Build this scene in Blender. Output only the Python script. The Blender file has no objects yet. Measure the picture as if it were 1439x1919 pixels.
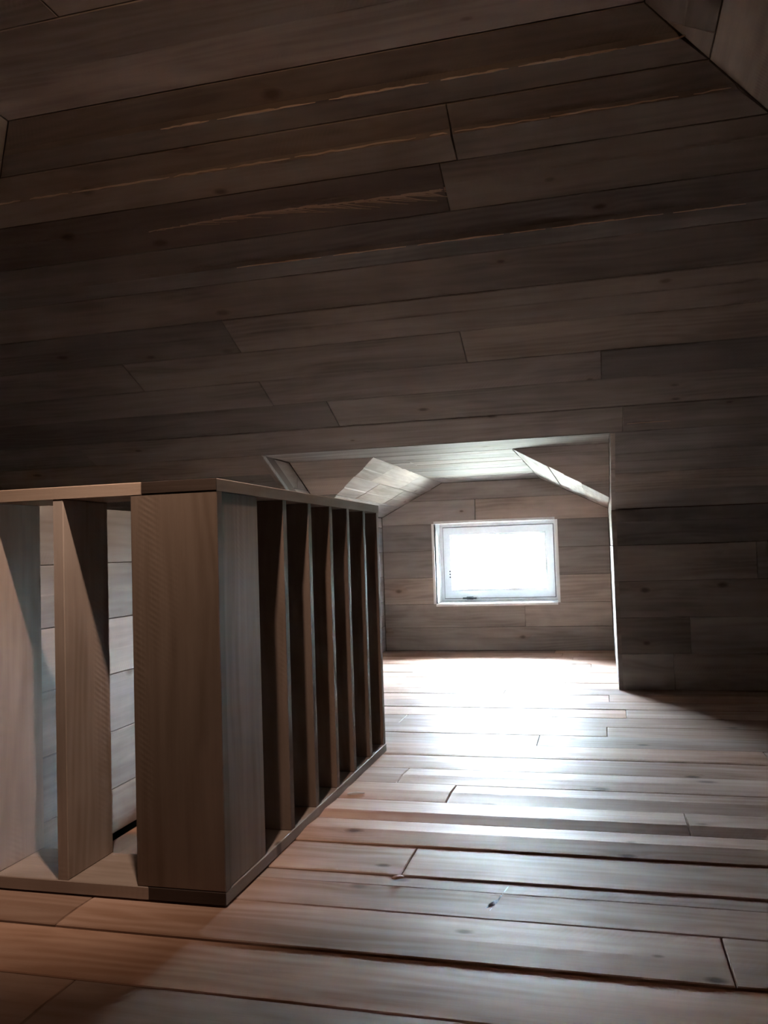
import bpy, bmesh, math, random
from mathutils import Matrix, Vector
R = random.Random(11)
C = bpy.context.scene
COL = C.collection
rad = math.radians

# ------------------------------------------------------------------ camera
EYE = 0.85
yaw, pit, rol = -0.25255513, 0.0464234, 0.03274267
fw = Vector((math.sin(yaw)*math.cos(pit), math.cos(yaw)*math.cos(pit), math.sin(pit)))
rt = Vector((math.cos(yaw), -math.sin(yaw), 0))
dn = fw.cross(rt)
rt2 = rt*math.cos(rol) + dn*math.sin(rol)
dn2 = dn*math.cos(rol) - rt*math.sin(rol)
cam = bpy.data.cameras.new('camera')
co = bpy.data.objects.new('camera', cam); COL.objects.link(co)
mw = Matrix((rt2, -dn2, -fw)).transposed().to_4x4(); mw.translation = (0, 0, EYE)
co.matrix_world = mw
cam.sensor_fit = 'VERTICAL'; cam.sensor_height = 36; cam.lens = 36*1561.97/1919
cam.clip_start = .02
C.camera = co

# ------------------------------------------------------------------ light and exposure
SKY = 720.0
w = bpy.data.worlds.new('overcast_sky'); C.world = w; w.use_nodes = True
wn = w.node_tree; bg = wn.nodes['Background']; bg.inputs[1].default_value = SKY
tcw = wn.nodes.new('ShaderNodeTexCoord'); sxw = wn.nodes.new('ShaderNodeSeparateXYZ'); rw = wn.nodes.new('ShaderNodeValToRGB')
mw_ = wn.nodes.new('ShaderNodeMapRange'); mw_.inputs[1].default_value = -1
wn.links.new(tcw.outputs['Generated'], sxw.inputs[0]); wn.links.new(sxw.outputs[2], mw_.inputs[0]); wn.links.new(mw_.outputs[0], rw.inputs[0])
sky = (.73, .87, 1.02)                                     # overcast sky, brighter overhead, over grey-green ground
rw.color_ramp.elements[0].position = .49; rw.color_ramp.elements[0].color = (.06, .066, .062, 1)
e_ = rw.color_ramp.elements.new(.51); e_.color = (*[.42*c for c in sky], 1)
rw.color_ramp.elements[2].position = 1; rw.color_ramp.elements[2].color = (*sky, 1)
wn.links.new(rw.outputs[0], bg.inputs[0])
LAMP = Vector((-.80, 1.40, 2.27))
sp = bpy.data.lights.new('ceiling_spot', 'SPOT'); sp.energy = 115; sp.color = (1, .76, .60); sp.shadow_soft_size = .03
sp.spot_size = rad(66); sp.spot_blend = .9
so = bpy.data.objects.new('ceiling_spot', sp); COL.objects.link(so); so.location = LAMP
so.rotation_euler = (Vector((-1.60, 2.60, .30)) - LAMP).to_track_quat('-Z', 'Y').to_euler()
lp = bpy.data.lights.new('lamp_spill', 'POINT'); lp.energy = 4.3; lp.color = (1, .63, .39); lp.shadow_soft_size = .03
lo = bpy.data.objects.new('lamp_spill', lp); COL.objects.link(lo); lo.location = LAMP
vs = C.view_settings
vs.view_transform = 'Standard'; vs.look = 'None'; vs.gamma = 1; vs.use_curve_mapping = False; vs.exposure = 0.0
C.display_settings.display_device = 'sRGB'
cy = C.cycles
cy.max_bounces = 14; cy.diffuse_bounces = 5; cy.glossy_bounces = 4; cy.transparent_max_bounces = 8
cy.use_denoising = True; cy.caustics_reflective = False; cy.caustics_refractive = False
cy.sample_clamp_indirect = 0; cy.blur_glossy = 1.0

# ------------------------------------------------------------------ materials
def new_mat(name):
    m = bpy.data.materials.new(name); m.use_nodes = True
    nt = m.node_tree
    return m, nt, nt.nodes['Principled BSDF']

def plain(name, col, rough, metal=0.0):
    m, nt, b = new_mat(name)
    b.inputs['Roughness'].default_value = rough; b.inputs['Metallic'].default_value = metal
    n = nt.nodes.new('ShaderNodeTexNoise'); n.inputs['Scale'].default_value = 40
    mx = nt.nodes.new('ShaderNodeMixRGB'); mx.inputs[1].default_value = (*col, 1)
    mx.inputs[2].default_value = (*[c*.88 for c in col], 1)
    nt.links.new(n.outputs[0], mx.inputs[0]); nt.links.new(mx.outputs[0], b.inputs['Base Color'])
    return m

def wood(name, light, dark, rough, spec, bump, kg=.74):
    """rough-sawn softwood; local x runs along the grain, the object colour tints single boards"""
    m, nt, b = new_mat(name)
    N, L = nt.nodes.new, nt.links.new
    tc = N('ShaderNodeTexCoord'); oi = N('ShaderNodeObjectInfo')
    off = N('ShaderNodeVectorMath'); off.operation = 'MULTIPLY_ADD'
    cmb = N('ShaderNodeCombineXYZ')
    for i in range(3): L(oi.outputs['Random'], cmb.inputs[i])
    L(cmb.outputs[0], off.inputs[0]); off.inputs[1].default_value = (97.3, 41.7, 23.9)
    L(tc.outputs['Object'], off.inputs[2])
    P = off.outputs[0]
    def mp(scale, rot=0):
        n = N('ShaderNodeMapping'); n.inputs['Scale'].default_value = scale
        n.inputs['Rotation'].default_value = (0, 0, rot); L(P, n.inputs[0]); return n.outputs[0]
    def noise(vec, sc, det=3, rg=.55, dist=0):
        n = N('ShaderNodeTexNoise'); n.inputs['Scale'].default_value = sc; n.inputs['Detail'].default_value = det
        n.inputs['Roughness'].default_value = rg; n.inputs['Distortion'].default_value = dist
        L(vec, n.inputs['Vector']); return n.outputs[0]
    def mr(v, a, bb, c=0, d=1):
        n = N('ShaderNodeMapRange'); n.inputs[1].default_value = a; n.inputs[2].default_value = bb
        n.inputs[3].default_value = c; n.inputs[4].default_value = d; L(v, n.inputs[0]); return n.outputs[0]
    def mth(op, a, bb):
        n = N('ShaderNodeMath'); n.operation = op
        for i, v in enumerate((a, bb)):
            if isinstance(v, (int, float)): n.inputs[i].default_value = v
            else: L(v, n.inputs[i])
        return n.outputs[0]
    def mix(f, a, bb, mode='MIX'):
        n = N('ShaderNodeMixRGB'); n.blend_type = mode
        for i, v in enumerate((f, a, bb)):
            if isinstance(v, (int, float)): n.inputs[i].default_value = v
            elif isinstance(v, tuple): n.inputs[i].default_value = (*v, 1)
            else: L(v, n.inputs[i])
        return n.outputs[0]
    # knots: sparse cells, the grain bends round them
    vo = N('ShaderNodeTexVoronoi'); vo.inputs['Scale'].default_value = 1; vo.voronoi_dimensions = '2D'
    L(mp((2.4, 4.3, 1)), vo.inputs['Vector'])
    sep = N('ShaderNodeSeparateColor'); L(vo.outputs['Color'], sep.inputs[0])
    gate = mth('MULTIPLY', mr(sep.outputs[0], kg, kg+.02), mr(sep.outputs[1], 0, 1, .55, 1))
    vd = mth('DIVIDE', vo.outputs['Distance'], mr(sep.outputs[2], 0, 1, .38, 1.05))
    vd = mth('ADD', vd, mth('MULTIPLY', noise(mp((60, 60, 60)), 1.0, 2), .03))
    kn = mth('MULTIPLY', mr(vd, .05, .115, 1, 0), gate)
    halo = mth('MULTIPLY', mr(vd, .06, .34, 1, 0), gate)
    # annual rings cut lengthwise
    warp = noise(mp((.9, 5.0, 1)), 1.0, 2)
    sx = N('ShaderNodeSeparateXYZ'); L(P, sx.inputs[0])
    yw = mth('ADD', mth('MULTIPLY', sx.outputs[1], 1.0), mth('MULTIPLY', warp, .22))
    yw = mth('ADD', yw, mth('MULTIPLY', halo, .03))
    ring = N('ShaderNodeMath'); ring.operation = 'SINE'
    L(mth('MULTIPLY', yw, 170), ring.inputs[0])
    rings = mr(ring.outputs[0], -1, 1)
    streak = noise(mp((1.1, 24, 24)), 1.0, 5, .6)
    fibre = noise(mp((9, 420, 420)), 1.0, 2, .6)
    blotch = noise(mp((1.1, 4.5, 1)), 1.0, 3, .6, .6)
    saw = N('ShaderNodeTexWave'); saw.inputs['Scale'].default_value = 1; saw.inputs['Distortion'].default_value = 1.2
    saw.inputs['Detail'].default_value = 1; saw.bands_direction = 'X'
    L(mp((26, 20, 1), rad(38)), saw.inputs['Vector'])
    sawm = mr(noise(mp((1.3, 9, 1)), 1.0, 2), .56, .74)
    sawh = mth('MULTIPLY', saw.outputs[1], sawm)
    f = mth('ADD', mth('MULTIPLY', streak, .42), mth('MULTIPLY', mth('MULTIPLY', rings, mr(blotch, .4, .65)), .16))
    f = mth('ADD', f, mth('MULTIPLY', blotch, .95))
    f = mr(f, .46, .93)
    col = mix(f, light, dark)
    col = mix(mth('MULTIPLY', fibre, .13), col, (.30, .23, .19), 'MULTIPLY')
    col = mix(mth('MULTIPLY', halo, .30), col, (.27, .15, .085))
    col = mix(mth('MULTIPLY', kn, .72), col, (.05, .03, .022))
    col = mix(mth('MULTIPLY', sawh, .08), col, (.62, .52, .44))
    hs = N('ShaderNodeHueSaturation'); L(col, hs.inputs['Color'])
    L(mr(oi.outputs['Random'], 0, 1, .84, 1.12), hs.inputs['Value'])
    L(mr(oi.outputs['Random'], 0, 1, .9, 1.1), hs.inputs['Saturation'])
    col = mix(1.0, hs.outputs[0], oi.outputs['Color'], 'MULTIPLY')
    L(col, b.inputs['Base Color'])
    L(mr(streak, .3, .7, rough-.07, rough+.09), b.inputs['Roughness'])
    b.inputs['Specular IOR Level'].default_value = spec
    h = mth('ADD', mth('MULTIPLY', streak, .7), mth('MULTIPLY', fibre, .10))
    h = mth('ADD', h, mth('MULTIPLY', sawh, .16))
    h = mth('ADD', h, mth('MULTIPLY', blotch, .9))
    h = mth('SUBTRACT', h, mth('MULTIPLY', kn, .35))
    bp = N('ShaderNodeBump'); bp.inputs['Strength'].default_value = bump; bp.inputs['Distance'].default_value = .0035
    L(h, bp.inputs['Height']); L(bp.outputs[0], b.inputs['Normal'])
    return m

M_FLOOR = wood('floor_wood', (.645, .45, .36), (.39, .235, .165), .54, .13, .6, .62)
M_WALL = wood('lining_wood', (.39, .348, .325), (.225, .194, .178), .62, .22, .6)
M_RAIL = wood('railing_wood', (.47, .385, .335), (.29, .225, .185), .62, .2, .5)
M_BACK = plain('dark_batten_board', (.10, .07, .055), .9)
M_FRAME = plain('white_window_frame', (.90, .91, .92), .35)
M_SEAL = plain('grey_rubber_seal', (.12, .12, .13), .6)
M_HANDLE = plain('dark_grey_metal', (.06, .06, .07), .4, .6)
M_PALE = plain('pale_scratch', (.62, .59, .58), .5)
gm, nt, b = new_mat('window_glass')
tr = nt.nodes.new('ShaderNodeBsdfTransparent'); gl = nt.nodes.new('ShaderNodeBsdfGlossy'); gl.inputs['Roughness'].default_value = .02
fr = nt.nodes.new('ShaderNodeFresnel'); fr.inputs[0].default_value = 1.45; mxs = nt.nodes.new('ShaderNodeMixShader')
tr.inputs[0].default_value = (.95, .97, .96, 1)
nt.links.new(fr.outputs[0], mxs.inputs[0]); nt.links.new(tr.outputs[0], mxs.inputs[1]); nt.links.new(gl.outputs[0], mxs.inputs[2])
nt.links.new(mxs.outputs[0], nt.nodes['Material Output'].inputs[0]); nt.nodes.remove(b)
M_GLASS = gm

# ------------------------------------------------------------------ geometry helpers
def link(name, bm, mat, parent=None):
    bmesh.ops.recalc_face_normals(bm, faces=bm.faces)
    me = bpy.data.meshes.new(name); bm.to_mesh(me); bm.free()
    me.materials.append(mat)
    o = bpy.data.objects.new(name, me); COL.objects.link(o)
    if parent: o.parent = parent
    return o

def tag(o, label=None, cat=None, kind=None, group=None):
    for k, v in (('label', label), ('category', cat), ('kind', kind), ('group', group)):
        if v: o[k] = v
    return o

def add_box(bm, a, b):
    vs_ = [bm.verts.new((x, y, z)) for x in (a[0], b[0]) for y in (a[1], b[1]) for z in (a[2], b[2])]
    for f in ((0, 1, 3, 2), (4, 6, 7, 5), (0, 4, 5, 1), (2, 3, 7, 6), (0, 2, 6, 4), (1, 5, 7, 3)):
        bm.faces.new([vs_[i] for i in f])

def clip(poly, a, b, c):                                  # keep a*u + b*v <= c
    out = []
    for i in range(len(poly)):
        p, q = poly[i], poly[(i+1) % len(poly)]
        dp, dq = a*p[0]+b*p[1]-c, a*q[0]+b*q[1]-c
        if dp <= 1e-9: out.append(p)
        if (dp < -1e-9 and dq > 1e-9) or (dp > 1e-9 and dq < -1e-9):
            t = dp/(dp-dq); out.append((p[0]+(q[0]-p[0])*t, p[1]+(q[1]-p[1])*t))
    res = []
    for p in out:
        if not res or math.hypot(p[0]-res[-1][0], p[1]-res[-1][1]) > 1e-5: res.append(p)
    if len(res) > 1 and math.hypot(res[0][0]-res[-1][0], res[0][1]-res[-1][1]) < 1e-5: res.pop()
    return res

def area(p): return .5*sum(p[i][0]*p[(i+1) % len(p)][1]-p[(i+1) % len(p)][0]*p[i][1] for i in range(len(p)))

def clip_poly(poly, conv):
    if area(conv) < 0: conv = conv[::-1]
    for i in range(len(conv)):
        p, q = conv[i], conv[(i+1) % len(conv)]
        dx, dy = q[0]-p[0], q[1]-p[1]
        poly = clip(poly, dy, -dx, dy*p[0]-dx*p[1])
        if len(poly) < 3: return []
    return poly

def inset(poly, d):
    n = len(poly); out = []
    ln = []
    for i in range(n):
        p, q = poly[i], poly[(i+1) % n]
        dx, dy = q[0]-p[0], q[1]-p[1]; l = math.hypot(dx, dy)
        ln.append((dy/l, -dx/l, (dy*p[0]-dx*p[1])/l - d))
    for i in range(n):
        a, b, c = ln[i-1]; e, f, g = ln[i]
        det = a*f-b*e
        if abs(det) < 1e-9: out.append(poly[i]); continue
        out.append(((c*f-b*g)/det, (a*g-c*e)/det))
    return out

def plank_bm(poly, t=.024, bev=.0024, crown=0.0, ridge=None, keep=.25):
    """a board with its face at z = 0: eased edges, and, where it cupped or was sawn unevenly, a low ridge along it"""
    if area(poly) < 0: poly = poly[::-1]
    bm = bmesh.new(); n = len(poly)
    ins = inset(poly, bev)
    if area(ins) <= 0: ins = [(sum(p[0] for p in poly)/n*.2+q[0]*.8, sum(p[1] for p in poly)/n*.2+q[1]*.8) for q in poly]
    A = [bm.verts.new((*p, -t)) for p in poly]; B = [bm.verts.new((*p, -bev)) for p in poly]; D = [bm.verts.new((*p, 0)) for p in ins]
    bm.faces.new(A[::-1]); top = bm.faces.new(D)
    for i in range(n):
        j = (i+1) % n
        bm.faces.new((A[i], A[j], B[j], B[i])); bm.faces.new((B[i], B[j], D[j], D[i]))
    if ridge and crown:
        v0 = min(p[1] for p in ins); v1 = max(p[1] for p in ins)
        wdt = .012 if crown > .01 else .006
        for v in (ridge, ridge+wdt):
            geom = [top] if top.is_valid else []
            fs = [f for f in bm.faces if all(abs(q.co.z) < 1e-7 for q in f.verts)]
            g = set(fs)
            for f in fs: g.update(f.verts); g.update(f.edges)
            bmesh.ops.bisect_plane(bm, geom=list(g), plane_co=(0, v, 0), plane_no=(0, 1, 0))
        for q in bm.verts:
            if abs(q.co.z) < 1e-7 and v0-1e-4 < q.co.y < v1+1e-4:
                y = q.co.y
                if y <= ridge+1e-4: q.co.z += crown*(y-v0)/(ridge-v0)
                elif y < ridge+wdt-1e-4: q.co.z += crown*(1+keep)/2
                else: q.co.z += crown*keep*(v1-y)/(v1-ridge-wdt)
    return bm

def frame(o, origin, U, V):
    U, V = Vector(U).normalized(), Vector(V).normalized()
    m = Matrix((U, V, U.cross(V))).transposed().to_4x4(); m.translation = origin
    o.matrix_world = m

def surface(name, origin, U, V, polys, rows, mat, label, joints=None, gaps=None, spread=(1.5, 3.4), t=.024,
            tints=None, ridges=None, crownp=.55, cmax=.0035, back=.05, seed=1, edge=0.0, keep=.25, tone=1.0, drops=None):
    """one face of the room: a backing board as the object, its boards as children named plank"""
    rr = random.Random(seed)
    bm = bmesh.new()
    for p in polys:
        q = inset(p if area(p) > 0 else p[::-1], edge)
        a = [bm.verts.new((*x, -t-.001)) for x in q]; b = [bm.verts.new((*x, -t-back)) for x in q]
        bm.faces.new(a); bm.faces.new(b[::-1])
        for i in range(len(q)):
            j = (i+1) % len(q); bm.faces.new((a[i], b[i], b[j], a[j]))
    root = link(name, bm, M_BACK); frame(root, origin, U, V)
    tag(root, label, None, 'structure')
    umin = min(x[0] for p in polys for x in p)-.01; umax = max(x[0] for p in polys for x in p)+.01
    for r in range(len(rows)-1):
        js = list((joints or {}).get(r, []))
        u = umin if js else umin - rr.uniform(0, spread[0])
        pts = [umin-1]
        if js:
            x = js[0]-rr.uniform(*spread)
            while x > umin: js.append(x); x -= rr.uniform(*spread)
            x = max((joints or {})[r])+rr.uniform(*spread)
            while x < umax: js.append(x); x += rr.uniform(*spread)
            pts += sorted(js)
        else:
            u += rr.uniform(*spread)
            while u < umax:
                if u > umin+.25: pts.append(u)
                u += rr.uniform(*spread)
        pts.append(umax+1)
        g0 = (gaps or {}).get(r, .0022)/2; g1 = (gaps or {}).get(r+1, .0022)/2
        hasr = rr.random() < crownp; cr = rr.uniform(.001, cmax); rf = rr.uniform(.38, .62)
        if ridges and r in ridges: hasr, rf, cr = True, ridges[r][0], ridges[r][1]
        for k in range(len(pts)-1):
            g = .0024
            rect = [(pts[k]+g/2, rows[r]+g0), (pts[k+1]-g/2, rows[r]+g0), (pts[k+1]-g/2, rows[r+1]-g1), (pts[k]+g/2, rows[r+1]-g1)]
            drop = -rr.uniform(0, .0042)
            if drops and r in drops: drop = -drops[r]
            tv = rr.uniform(.80, 1.14); tw = rr.uniform(-.05, .05)
            for p in polys:
                q = clip_poly(rect, p)
                if len(q) < 3 or abs(area(q)) < 4e-5: continue
                u0 = min(x[0] for x in q); v0 = min(x[1] for x in q); v1 = max(x[1] for x in q)
                loc = [(x[0]-u0, x[1]-v0) for x in q]
                rd = rf*(rows[r+1]-rows[r])
                ok = hasr and (v1-v0) > .19
                pm = link('plank', plank_bm(loc, t, crown=cr if ok else 0, ridge=rd if ok else None, keep=keep), mat, root)
                pm.location = (u0, v0, drop)
                c = (tone*tv*(1+tw), tone*tv, tone*tv*(1-tw))
                for uu, cc in (tints or {}).get(r, []):
                    if pts[k] < uu < pts[k+1]: c = [tone*v for v in cc]
                pm.color = (*c, 1)
    return root

def board(name, parent, origin, along, across, size, mat=None, bev=.002, tint=None, crown=0):
    """a board with one corner at origin; local x along its length, y across, z its thickness (away from its face)"""
    l, wd, t = size
    bm = plank_bm([(0, 0), (l, 0), (l, wd), (0, wd)], t, bev, crown, wd*.5 if crown else None)
    # ease the back edges too
    o = link(name, bm, mat or M_RAIL, None)
    frame(o, origin, along, across)
    if parent:
        o.parent = parent; o.matrix_parent_inverse = parent.matrix_world.inverted()
    tv = R.uniform(.88, 1.08); o.color = (*(tint or (tv, tv, tv)), 1)
    return o

# ------------------------------------------------------------------ the room (metres; x along the boards, y towards the window)
X0, X1 = -1.80, .068                                      # dormer side walls
YK, ZK = 5.052, 1.045                                     # front knee wall
TH = rad(25.27); ct, st = math.cos(TH), math.sin(TH)
YE, ZC = 6.90, 1.40                                       # dormer end wall and ceiling
YO, YI = 4.30, 4.725                                      # dormer ceiling starts at the roof lining; inner lining plane at that height
XL, XR, ZH, SH = -1.86, .18, 2.327, 3.0                   # flat ceiling
CHL, CHR, ZCH = -1.273, -.46, 1.13                        # dormer chamfers
YB = .10                                                  # rear edge of the flat ceiling
WX0, WX1, WZ0, WZ1 = -1.354, -.352, .388, 1.061           # window opening

# floor ------------------------------------------------------------
HX0, HX1, HY0, HY1 = -1.78, -.935, 2.10, 3.44             # stair opening
frows = [y for y in [1.954-.2085*i for i in range(14, 0, -1)]] + [1.954, 2.165, 2.374, 2.582, 2.795, 3.008] + [3.008+.2085*i for i in range(1, 10)]
frows += [frows[-1]+.2085*i for i in range(1, 11)]
frows = [y for y in frows if y < 6.8] + [YE+.02]
fidx = {round(y, 3): i for i, y in enumerate(frows)}
def fr_(y): return min(range(len(frows)), key=lambda i: abs(frows[i]-y))
LX, RX, BY = -4.62, 2.94, -2.6
fpolys = [[(LX, BY), (RX, BY), (RX, HY0), (LX, HY0)], [(LX, HY0), (HX0-.03, HY0), (HX0-.03, HY1), (LX, HY1)],
          [(HX1, HY0), (RX, HY0), (RX, HY1), (HX1, HY1)], [(LX, HY1), (RX, HY1), (RX, YK+.02), (LX, YK+.02)],
          [(X0-.02, YK+.02), (X1+.02, YK+.02), (X1+.02, YE+.02), (X0-.02, YE+.02)]]
fj = {fr_(2.165): [-.546], fr_(1.748): [.215], fr_(1.3285): [-1.085], fr_(2.795): [-.541], fr_(4.2590): [.088], fr_(3.842): [-.008],
      fr_(3.2165): [.62], fr_(1.954): [-2.6, 2.2], fr_(2.374): [-2.7, 1.4], fr_(1.537): [-2.8, 1.7]}
surface('floor', (0, 0, 0), (1, 0, 0), (0, 1, 0), fpolys, frows, M_FLOOR, 'wide rough sawn plank floor with a soft sheen',
        fj, {fr_(2.374): .007, fr_(2.165): .006, fr_(1.748): .005, fr_(1.537): .003},
        ridges={fr_(2.374): (.48, .007), fr_(1.954): (.43, .0085), fr_(2.582): (.33, .008), fr_(2.795): (.5, .005), fr_(3.008): (.5, .004), fr_(2.165): (.5, .0012), fr_(1.748): (.42, .0022), fr_(1.537): (.5, .0018), fr_(1.3285): (.5, .0015)},
        crownp=.7, cmax=.003, seed=5, keep=.9,
        drops={fr_(2.582): .001, fr_(2.374): .0, fr_(2.165): .003, fr_(1.954): .0055, fr_(1.748): .006, fr_(1.537): .0100, fr_(1.3285): .0105})

# front slope ------------------------------------------------------
srows = [0, .207, .415, .623, .834, 1.056, 1.284, 1.490, 1.711, 1.935, 2.150, 2.367, 2.579, 2.795, 3.0]
hl = lambda s: XL-(SH-s)*ct
hr = lambda s: XR+(SH-s)*ct
OS = .834
spolys = [[(hl(0), 0), (X0, 0), (X0, OS), (hl(OS), OS)], [(X1, 0), (hr(0), 0), (hr(OS), OS), (X1, OS)],
          [(hl(OS), OS), (hr(OS), OS), (XR, SH), (XL, SH)]]
sj = {4: [.131], 5: [-1.28], 6: [.038], 7: [-.545], 8: [-1.555], 11: [-.470], 12: [-.408, 2.2], 13: [-3.2, 2.6], 9: [-2.9, 1.9], 10: [-3.4, 2.3]}
mir = lambda ps: [[(-a, b_) for a, b_ in p] for p in ps]
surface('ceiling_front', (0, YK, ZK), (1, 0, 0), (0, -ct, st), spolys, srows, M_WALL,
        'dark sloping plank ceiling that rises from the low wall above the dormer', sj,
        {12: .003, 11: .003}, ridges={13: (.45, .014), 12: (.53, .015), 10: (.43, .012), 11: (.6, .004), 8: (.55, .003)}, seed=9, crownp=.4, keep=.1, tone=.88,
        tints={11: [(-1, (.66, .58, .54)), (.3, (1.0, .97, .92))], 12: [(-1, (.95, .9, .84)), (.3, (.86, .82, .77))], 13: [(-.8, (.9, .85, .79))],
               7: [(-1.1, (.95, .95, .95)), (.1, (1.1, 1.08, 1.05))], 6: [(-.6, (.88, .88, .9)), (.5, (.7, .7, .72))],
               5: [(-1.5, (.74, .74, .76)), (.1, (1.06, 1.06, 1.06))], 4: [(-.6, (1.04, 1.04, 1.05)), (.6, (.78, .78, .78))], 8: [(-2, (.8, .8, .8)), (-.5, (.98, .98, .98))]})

# flat top, hip slopes, rear slope ------------------------------------
surface('ceiling', (0, 0, ZH), (-1, 0, 0), (0, 1, 0), [[(-XR, YB), (-XL, YB), (-XL, YK-SH*ct), (-XR, YK-SH*ct)]],
        [.10, .50, .90, 1.3, 1.505, 1.715, 1.925, 2.13, 2.34], M_WALL, 'flat strip of plank ceiling at the top of the attic', seed=21, crownp=.2,
        tints={7: [(.8, (1.4, 1.35, 1.32))], 6: [(.8, (1.15, 1.12, 1.1))]})
yf = YK-SH*ct
surface('ceiling_right', (XR+SH*ct, 0, ZK), (0, -1, 0), (-ct, 0, st),
        [[(-YK, 0), (-YB+SH*ct, 0), (-YB, SH), (-yf, SH)]], srows, M_WALL, 'sloping plank ceiling at the right, its boards running towards the window wall',
        spread=(3, 6), seed=22, tints={12: [(-2, (1.25, 1.3, 1.3))], 13: [(-2, (.8, .75, .7))]})
surface('ceiling_left', (XL-SH*ct, 0, ZK), (0, 1, 0), (ct, 0, st),
        [[(YB-SH*ct, 0), (YK, 0), (yf, SH), (YB, SH)]], srows, M_WALL, 'sloping plank ceiling at the left edge, its boards running towards the window wall',
        spread=(3, 6), seed=23, tints={13: [(2, (1.25, 1.25, 1.2))]})
surface('ceiling_back', (0, YB-SH*ct, ZK), (-1, 0, 0), (0, ct, st),
        mir([[(hl(0), 0), (hr(0), 0), (XR, SH), (XL, SH)]]), [0, .6, 1.2, 1.8, 2.4, 3.0], M_WALL, 'sloping plank ceiling behind the viewer', spread=(3, 6), seed=24)
# knee walls ---------------------------------------------------------
krows = [0, .207, .415, .626, .834, 1.045]
kp = [[(hl(0), 0), (X0, 0), (X0, ZK), (hl(0), ZK)], [(X1, 0), (hr(0), 0), (hr(0), ZK), (X1, ZK)]]
surface('wall_front', (0, YK, 0), (1, 0, 0), (0, 0, 1), kp, krows, M_WALL, 'low dark plank wall either side of the dormer',
        {1: [.475], 3: [.845], 0: [1.9], 2: [1.6], 4: [1.5]}, seed=31, tints={}, ridges={4: (.62, .003), 3: (.45, .003)}, crownp=.3)
surface('wall_right', (hr(0), 0, 0), (0, -1, 0), (0, 0, 1), [[(-YK, 0), (-YB+SH*ct, 0), (-YB+SH*ct, ZK), (-YK, ZK)]], krows, M_WALL, 'low plank wall outside the right edge', seed=32, spread=(3, 6))
surface('wall_left', (hl(0), 0, 0), (0, 1, 0), (0, 0, 1), [[(YB-SH*ct, 0), (YK, 0), (YK, ZK), (YB-SH*ct, ZK)]], krows, M_WALL, 'low plank wall outside the left edge', seed=33, spread=(3, 6))
surface('wall_back', (0, YB-SH*ct, 0), (-1, 0, 0), (0, 0, 1), mir([[(hl(0), 0), (hr(0), 0), (hr(0), ZK), (hl(0), ZK)]]), krows, M_WALL, 'low plank wall behind the viewer', seed=34, spread=(3, 6))

# dormer --------------------------------------------------------------
yi = lambda z: YI+(ZC-z)*ct/st
yo = lambda z: YK-(z-ZK)*ct/st
nrows = krows + [ZCH, 1.25, ZC]
side = [[(YK, 0), (YE, 0), (YE, ZK), (YK, ZK)], [(yo(ZK), ZK), (YE, ZK), (YE, ZCH), (yo(ZCH), ZCH)],
        [(yo(ZCH), ZCH), (yi(ZCH), ZCH), (YI, ZC), (YO, ZC)]]
surface('wall_dormer_left', (X0, 0, 0), (0, 1, 0), (0, 0, 1), side, nrows, M_WALL,
        'left plank side wall of the dormer, mostly behind the railing', seed=41, edge=.03)
surface('wall_dormer_right', (X1, 0, 0), (0, -1, 0), (0, 0, 1), mir(side), nrows, M_WALL, 'right plank side wall of the dormer, seen edge on as a bright strip', seed=42, back=.03, edge=.03,
        crownp=0)
endp = [(X0, 0), (X1, 0), (X1, ZCH), (CHR, ZC), (CHL, ZC), (X0, ZCH)]
ep = [clip_poly(endp, q) for q in ([(-3, -1), (3, -1), (3, WZ0), (-3, WZ0)], [(-3, WZ1), (3, WZ1), (3, 3), (-3, 3)],
      [(-3, WZ0), (WX0, WZ0), (WX0, WZ1), (-3, WZ1)], [(WX1, WZ0), (3, WZ0), (3, WZ1), (WX1, WZ1)])]
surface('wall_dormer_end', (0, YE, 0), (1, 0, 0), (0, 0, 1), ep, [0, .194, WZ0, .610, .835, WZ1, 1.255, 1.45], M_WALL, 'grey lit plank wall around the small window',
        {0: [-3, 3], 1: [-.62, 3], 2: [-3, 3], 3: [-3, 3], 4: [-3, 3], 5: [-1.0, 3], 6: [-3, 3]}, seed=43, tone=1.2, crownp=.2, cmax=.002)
surface('ceiling_dormer', (0, 0, ZC), (-1, 0, 0), (0, 1, 0), mir([[(X0, YO), (X1, YO), (X1, YI), (X0, YI)], [(CHL, YI), (CHR, YI), (CHR, YE), (CHL, YE)]]),
        [YO, YO+.2, YI, 4.93, 5.14, 5.35, 5.56, 5.77, 5.98, 6.19, 6.40, 6.61, YE], M_WALL, 'bright flat plank ceiling of the dormer', seed=44, tone=.74, cmax=.005, crownp=.8)
cw = math.hypot(CHL-X0, ZC-ZCH)
crow = [0, cw*.31, cw*.66, cw]
cy0 = yi(ZCH)
surface('ceiling_dormer_left', (X0, 0, ZCH), (0, 1, 0), (CHL-X0, 0, ZC-ZCH), [[(cy0, 0), (YE, 0), (YE, cw), (YI, cw)]], crow, M_WALL,
        'bright slanted plank ceiling left of the dormer flat', {0: [5.9], 1: [5.55, 6.3], 2: [5.3, 6.1]}, spread=(3, 5), seed=45, cmax=.005, crownp=.8)
surface('ceiling_dormer_right', (X1, 0, ZCH), (0, -1, 0), (CHR-X1, 0, ZC-ZCH), [[(-YE, 0), (-cy0, 0), (-YI, cw), (-YE, cw)]], crow, M_WALL,
        'bright slanted plank ceiling right of the dormer flat', {0: [-5.9], 1: [-5.6], 2: [-6.1]}, spread=(3, 5), seed=46)
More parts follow.
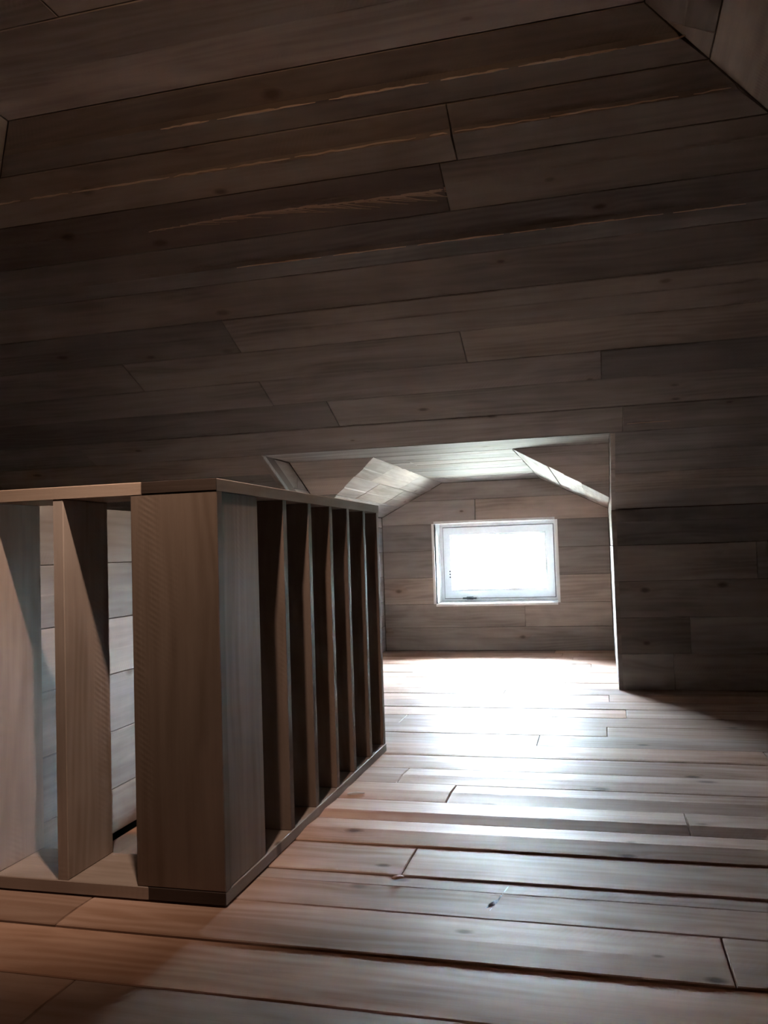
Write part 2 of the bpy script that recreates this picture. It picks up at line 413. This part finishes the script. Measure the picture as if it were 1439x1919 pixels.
# inner lining triangles, parallel to the front slope
sl = (ZC-ZCH)/st
for nm, tri, lb in (('wall_valley_left', [(X0, 0), (X0, sl), (CHL, sl)], 'dark plank triangle above the left end of the dormer opening'),
                    ('wall_valley_right', [(X1, 0), (CHR, sl), (X1, sl)], 'dark plank triangle above the right end of the dormer opening')):
    surface(nm, (0, cy0, ZCH), (1, 0, 0), (0, -ct, st), [tri], [0, .21, .42, .70], M_WALL, lb, spread=(4, 6), seed=47, crownp=0, tone=.86)

# window reveal boards -------------------------------------------------
YF = 7.17                                                 # face of the window frame
rv = tag(bpy.data.objects.new('trim_1', None), 'pale reveal boards lining the window recess', None, 'structure'); COL.objects.link(rv)
rv.location = ((WX0+WX1)/2, YE, WZ0)
dp = YF-YE+.03
bpy.context.view_layer.update()
def reveal(org, along, across, size): board('reveal_board', rv, org, along, across, size, M_FRAME, .001)
reveal((WX0, YE, WZ0), (1, 0, 0), (0, 1, 0), (WX1-WX0, dp, .02))
reveal((WX1, YE, WZ1), (-1, 0, 0), (0, 1, 0), (WX1-WX0, dp, .02))
reveal((WX0, YE, WZ0), (0, 1, 0), (0, 0, 1), (dp, WZ1-WZ0, .02))
reveal((WX1, YF+.03, WZ0), (0, -1, 0), (0, 0, 1), (dp, WZ1-WZ0, .02))

# window -------------------------------------------------------------------
win = tag(bpy.data.objects.new('window_1', None), 'small white framed window glaring with daylight', 'window', 'structure'); COL.objects.link(win)
win.location = ((WX0+WX1)/2, YF, WZ0); bpy.context.view_layer.update()
def ring(bm, x0, x1, z0, z1, wd, ya, yb, yc=None):
    """mitred rectangular frame, front at ya, back at yb; inner edge of the front at yc"""
    yc = ya if yc is None else yc
    o_ = [(x0, z0), (x1, z0), (x1, z1), (x0, z1)]; i_ = [(x0+wd, z0+wd), (x1-wd, z0+wd), (x1-wd, z1-wd), (x0+wd, z1-wd)]
    a = [bm.verts.new((x, ya, z)) for x, z in o_]; b_ = [bm.verts.new((x, yc, z)) for x, z in i_]
    c = [bm.verts.new((x, yb, z)) for x, z in o_]; d = [bm.verts.new((x, yb, z)) for x, z in i_]
    for k in range(4):
        j = (k+1) % 4
        for f in ((a[k], a[j], b_[j], b_[k]), (b_[k], b_[j], d[j], d[k]), (d[k], d[j], c[j], c[k]), (c[k], c[j], a[j], a[k])): bm.faces.new(f)
def wpart(name, bm, mat, parent=None):
    o = link(name, bm, mat); p = parent or win
    o.parent = p; o.matrix_parent_inverse = p.matrix_world.inverted(); return o
bm = bmesh.new(); ring(bm, WX0, WX1, WZ0, WZ1, .030, YF, YF+.07); wpart('frame', bm, M_FRAME)
bm = bmesh.new(); ring(bm, WX0+.026, WX1-.026, WZ0+.026, WZ1-.026, .006, YF-.004, YF+.03); wpart('seal', bm, M_SEAL)
sx0, sx1, sz0, sz1 = WX0+.022, WX1-.022, WZ0+.022, WZ1-.022
bm = bmesh.new(); ring(bm, sx0+.010, sx1-.010, sz0+.010, sz1-.010, .058, YF-.018, YF+.06); sash = wpart('sash', bm, M_FRAME)
bm = bmesh.new(); ring(bm, sx0+.068, sx1-.068, sz0+.068, sz1-.068, .018, YF-.008, YF+.05, YF+.006); wpart('glazing_bead', bm, M_FRAME, sash)
bm = bmesh.new(); add_box(bm, (sx0+.075, YF+.028, sz0+.075), (sx1-.075, YF+.034, sz1-.075)); wpart('pane', bm, M_GLASS, sash)
bm = bmesh.new(); add_box(bm, (-1.135, YF-.030, .408), (-1.075, YF-.018, .432)); add_box(bm, (-1.165, YF-.052, .413), (-1.045, YF-.034, .427))
add_box(bm, (-1.118, YF-.036, .413), (-1.098, YF-.028, .427)); bmesh.ops.bevel(bm, geom=bm.edges[:], offset=.003, segments=1, affect='EDGES')
tag(wpart('handle', bm, M_HANDLE), 'dark grey lever handle at the bottom of the window')
for z in (.602, .627, .652):
    bm = bmesh.new(); bmesh.ops.create_cone(bm, cap_ends=True, segments=10, radius1=.0065, radius2=.0055, depth=.006,
        matrix=Matrix.Translation((-1.272, YF-.020, z)) @ Matrix.Rotation(rad(90), 4, 'X'))
    wpart('screw', bm, M_HANDLE, sash)

# unseen outer box, added so that daylight enters only at the window -----------------------
bm = bmesh.new()
Y9 = YF+.045
sh0, sh1 = (LX-.4, BY-.9, -1.3), (RX+.4, Y9, 2.9)
vv = lambda x, y, z: bm.verts.new((x, y, z))
o_ = [(sh0[0], sh0[2]), (sh1[0], sh0[2]), (sh1[0], sh1[2]), (sh0[0], sh1[2])]
i_ = [(WX0-.01, WZ0-.01), (WX1+.01, WZ0-.01), (WX1+.01, WZ1+.01), (WX0-.01, WZ1+.01)]
a = [vv(x, Y9, z) for x, z in o_]; b_ = [vv(x, Y9, z) for x, z in i_]; c = [vv(x, sh0[1], z) for x, z in o_]
for k in range(4):
    j = (k+1) % 4
    bm.faces.new((a[k], a[j], b_[j], b_[k])); bm.faces.new((a[k], c[k], c[j], a[j]))
bm.faces.new(c)
tag(link('wall_light_shell', bm, M_BACK), 'unseen box added around the attic to keep stray daylight out', None, 'structure')

# ------------------------------------------------------------------ stair opening
zl = -.16
surface('floor_stair_landing', (0, 0, zl), (0, 1, 0), (-1, 0, 0), [[(HY0-.17, .95), (HY1, .95), (HY1, 1.752), (HY0-.17, 1.752)]],
        [.95, 1.15, 1.35, 1.555, 1.752], M_FLOOR, 'plank landing sunk below the floor inside the railing', seed=51, spread=(3, 4))
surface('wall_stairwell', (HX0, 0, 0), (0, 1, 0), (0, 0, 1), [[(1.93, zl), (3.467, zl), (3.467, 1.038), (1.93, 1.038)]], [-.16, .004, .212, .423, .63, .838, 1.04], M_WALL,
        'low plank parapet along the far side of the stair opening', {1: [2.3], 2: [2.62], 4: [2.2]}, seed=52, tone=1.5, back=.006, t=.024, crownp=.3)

rail = tag(bpy.data.objects.new('stair_railing', None), 'wooden railing of upright planks round the stair opening left of the floor', 'railing')
COL.objects.link(rail); rail.location = (-.918, 1.896, 0); bpy.context.view_layer.update()
XA, YA, YZ, ZT, TB, W = -.918, 1.896, 3.467, 1.045, .032, .206
RB = lambda *a_, **k: board(*a_, **k)
# horizontal boards: along = length, across = width; thickness falls below / behind the face
def flat(name, x0, x1, y0, y1, ztop, t, alongy, tint):
    if alongy: return RB(name, rail, (x1, y0, ztop), (0, 1, 0), (-1, 0, 0), (y1-y0, x1-x0, t), tint=tint)
    return RB(name, rail, (x0, y0, ztop), (1, 0, 0), (0, 1, 0), (x1-x0, y1-y0, t), tint=tint)
tr_ = flat('top_rail', XA-W-.002, XA, YA+.004, YZ, ZT, TB, True, (.92, .92, .92))
flat('top_rail', HX0+.002, XA-W-.004, YA+.001, YA+W, ZT, TB, False, (1.1, 1.05, 1))
br_ = flat('bottom_rail', XA-W-.002, XA, YA+.004, YZ, TB, TB-.001, True, (.9, .9, .9))
flat('bottom_rail', HX0+.002, XA-W-.004, YA+.001, YA+W, TB, TB-.001, False, (1.08, 1.03, 1))
zb, zt = TB+.0005, ZT-TB-.0005
def upright(name, facing, c0, c1, face, t, tint=None):
    """facing: 'front' (-y) spans x c0..c1 with its face at y = face; 'side' (+x) spans y c0..c1 with its face at x = face"""
    if facing == 'front': return RB(name, rail, (c0, face, zt), (0, 0, -1), (1, 0, 0), (zt-zb, c1-c0, t), tint=tint)
    return RB(name, rail, (face, c0, zt), (0, 0, -1), (0, 1, 0), (zt-zb, c1-c0, t), tint=tint)

surface('trim_2', (HX1, 0, 0), (0, -1, 0), (0, 0, 1), [[(-HY1, zl), (-HY0, zl), (-HY0, -.03), (-HY1, -.03)]], [zl, -.03], M_WALL, 'edge board of the stair opening under the railing', seed=53, t=.012, back=.001)
upright('post_board', 'front', -1.159, XA, YA+.002, .030, (.45, .41, .375))  # dark tint puts shade into the colour of the front face
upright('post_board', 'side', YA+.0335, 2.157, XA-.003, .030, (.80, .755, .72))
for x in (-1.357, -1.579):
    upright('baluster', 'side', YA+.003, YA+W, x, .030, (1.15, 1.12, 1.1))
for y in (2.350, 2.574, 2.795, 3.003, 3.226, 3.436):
    upright('baluster', 'front', XA-W+.002, XA-.003, y, .030, R.choice(((.47, .43, .41), (.42, .385, .37), (.52, .46, .42))))  # darker tints than the front row, to subdue the lamp on these faces

# ------------------------------------------------------------------ small marks and litter on the floor
def sliver(name, label, cat, x, y, rot, l, wd, h, mat, seed):
    q = random.Random(seed); bm = bmesh.new(); n = 5
    top = [[], []]; bot = [[], []]
    for i in range(n+1):
        f = i/n; ww = wd*(.25+.75*math.sin(math.pi*min(1, f*.9+.08)))*q.uniform(.75, 1.1); hh = h*(.5+.5*math.sin(math.pi*f))
        for s_, sg in ((0, -1), (1, 1)):
            bot[s_].append(bm.verts.new(((f-.5)*l, sg*ww/2, 0))); top[s_].append(bm.verts.new(((f-.5)*l, sg*ww/2.6, hh)))
    for i in range(n):
        for f in ((top[0][i], top[0][i+1], top[1][i+1], top[1][i]), (bot[0][i], bot[1][i], bot[1][i+1], bot[0][i+1]),
                  (bot[0][i], bot[0][i+1], top[0][i+1], top[0][i]), (bot[1][i+1], bot[1][i], top[1][i], top[1][i+1])): bm.faces.new(f)
    for i in (0, n): bm.faces.new((bot[0][i], bot[1][i], top[1][i], top[0][i]))
    o = link(name, bm, mat); o.location = (x, y, .0015); o.rotation_euler = (0, 0, rot)
    return tag(o, label, cat)
sliver('wood_splinter', 'pale wood splinter on the floor close to the foot of the railing', 'splinter', -.868, 2.84, .35, .06, .016, .006, M_PALE, 1)
sliver('wood_splinter', 'small wood chip on the floor at the near end of a board joint', 'splinter', -.545, 2.135, .6, .032, .02, .006, M_FLOOR, 2)

surface('wall_daylight_block', (0, 3.43, 0), (-1, 0, 0), (0, 0, 1), [[(1.128, zl), (1.29, zl), (1.29, 1.01), (1.128, 1.01)]], [-.16, .004, .212, .423, .63, .838, 1.04], M_WALL,
        'unseen plank screen added at the far end of the stair opening to keep daylight off the balusters', seed=54, back=.006, spread=(2, 3), crownp=0)  # added out of view; its width is set to shade the balusters

# a pale scuff on the floor boards, part of the floor
flo = bpy.data.objects['floor']
bm = bmesh.new()
bpy.context.view_layer.update(); dg = bpy.context.evaluated_depsgraph_get()
def floor_z(x, y):
    hit = C.ray_cast(dg, Vector((x, y, .3)), Vector((0, 0, -1)), distance=.6)
    return hit[1].z if hit[0] else 0.0
for (x0, y0, x1, y1, wd) in ((-.262, 2.145, -.290, 1.998, .004), (-.278, 2.060, -.300, 2.010, .014)):
    d = Vector((x1-x0, y1-y0)); n_ = Vector((-d.y, d.x)).normalized()*wd/2; prev = None; NS = 10
    for k in range(NS+1):
        f = k/NS; x, y = x0+d.x*f, y0+d.y*f; q = .35+.65*math.sin(math.pi*min(1, f+.12))
        a_, b2 = (x+n_.x*q, y+n_.y*q), (x-n_.x*q, y-n_.y*q)
        cur = [bm.verts.new((*a_, floor_z(*a_)+.0004)), bm.verts.new((*b2, floor_z(*b2)+.0004))]
        if prev: bm.faces.new((prev[0], prev[1], cur[1], cur[0]))
        prev = cur
bmesh.ops.solidify(bm, geom=bm.faces[:], thickness=.0003)
tag(link('scuff_mark', bm, M_PALE, flo), 'pale scuff on the floor boards')

bpy.context.view_layer.update()
for p_, z in ((tr_, ZT), (br_, TB)):
    tag(board('end_grain', p_, (XA-W-.002, YA, z-TB+.0015), (1, 0, 0), (0, 0, 1), (W+.002, TB-.002, .0035), tint=(.17, .14, .125), bev=.001), 'dark sawn end of the rail board')

# pale raw streaks that the saw left standing on some boards of the slope: sub-parts of those boards; their paleness also paints in the lamp's glint
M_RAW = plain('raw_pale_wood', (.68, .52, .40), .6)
def slope_plank(r, u):
    for o in bpy.data.objects['ceiling_front'].children:
        if abs(o.location.y-srows[r]) < .01 and o.location.x <= u <= o.location.x+o.dimensions.x: return o
def top_at(p, x, y):
    hit = p.ray_cast(Vector((x, y, .05)), Vector((0, 0, -1)))
    return hit[1].z if hit[0] else 0.0
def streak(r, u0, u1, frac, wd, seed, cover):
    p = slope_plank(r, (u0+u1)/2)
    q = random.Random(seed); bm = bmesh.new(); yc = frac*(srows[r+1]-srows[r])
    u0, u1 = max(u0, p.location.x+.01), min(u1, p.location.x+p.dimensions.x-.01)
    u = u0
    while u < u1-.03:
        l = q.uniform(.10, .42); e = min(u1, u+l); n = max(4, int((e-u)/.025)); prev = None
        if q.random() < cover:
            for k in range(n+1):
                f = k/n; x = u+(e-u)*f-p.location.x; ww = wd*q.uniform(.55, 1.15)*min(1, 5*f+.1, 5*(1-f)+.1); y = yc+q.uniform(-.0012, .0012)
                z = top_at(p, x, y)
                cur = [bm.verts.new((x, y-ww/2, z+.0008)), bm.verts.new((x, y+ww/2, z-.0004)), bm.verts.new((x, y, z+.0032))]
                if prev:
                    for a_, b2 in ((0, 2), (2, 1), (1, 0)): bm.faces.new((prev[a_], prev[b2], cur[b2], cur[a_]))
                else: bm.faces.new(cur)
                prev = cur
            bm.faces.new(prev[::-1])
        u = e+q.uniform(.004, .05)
    if len(bm.verts): tag(link('raw_streak', bm, M_RAW, p), 'pale raw streak along the middle of the board, lightened as a lamp glint')
bpy.context.view_layer.update()
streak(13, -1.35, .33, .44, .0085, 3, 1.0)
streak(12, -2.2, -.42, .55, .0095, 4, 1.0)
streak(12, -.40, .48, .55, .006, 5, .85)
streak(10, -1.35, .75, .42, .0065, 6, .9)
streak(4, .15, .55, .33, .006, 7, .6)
# torn grain on the dark board: a ragged pale band with feathered strokes
p = slope_plank(11, -1.0); q = random.Random(8); bm = bmesh.new(); X_, wrow = p.location.x, srows[12]-srows[11]
def stroke(pts, w0, w1):
    prev = None; n = len(pts)-1
    for k, (x, y) in enumerate(pts):
        f = k/n; ww = (w0+(w1-w0)*f)/2; z = top_at(p, x, y)
        cur = [bm.verts.new((x, y-ww, z-.0003)), bm.verts.new((x, y+ww, z-.0003)), bm.verts.new((x, y+ww*.2, z+.0016))]
        if prev:
            for a_, b2 in ((0, 2), (2, 1), (1, 0)): bm.faces.new((prev[a_], prev[b2], cur[b2], cur[a_]))
        else: bm.faces.new(cur)
        prev = cur
    bm.faces.new(prev[::-1])
for k in range(34):
    f = k/33; u = -1.62+1.13*f-X_; amp = .25+.75*f
    y = wrow*(.47+.05*math.sin(5*f)+.06*f)
    if q.random() < .92:
        stroke([(u, y), (u+.03, y+q.uniform(-.003, .004)), (u+.07, y+q.uniform(-.002, .004))], .003+.016*amp*q.uniform(.4, 1), .002+.010*amp*q.uniform(.3, 1))
    if f > .15 and q.random() < .9:
        d = q.uniform(.03, .062)*amp
        stroke([(u-.01, y-.002), (u+.03, y-d*.35), (u+.075, y-d*.75), (u+.12, y-d)], .009*amp, .0012)
tag(link('torn_grain', bm, plain('torn_wood_fibre', (.50, .36, .27), .7), p), 'pale torn grain feathering along the dark board')
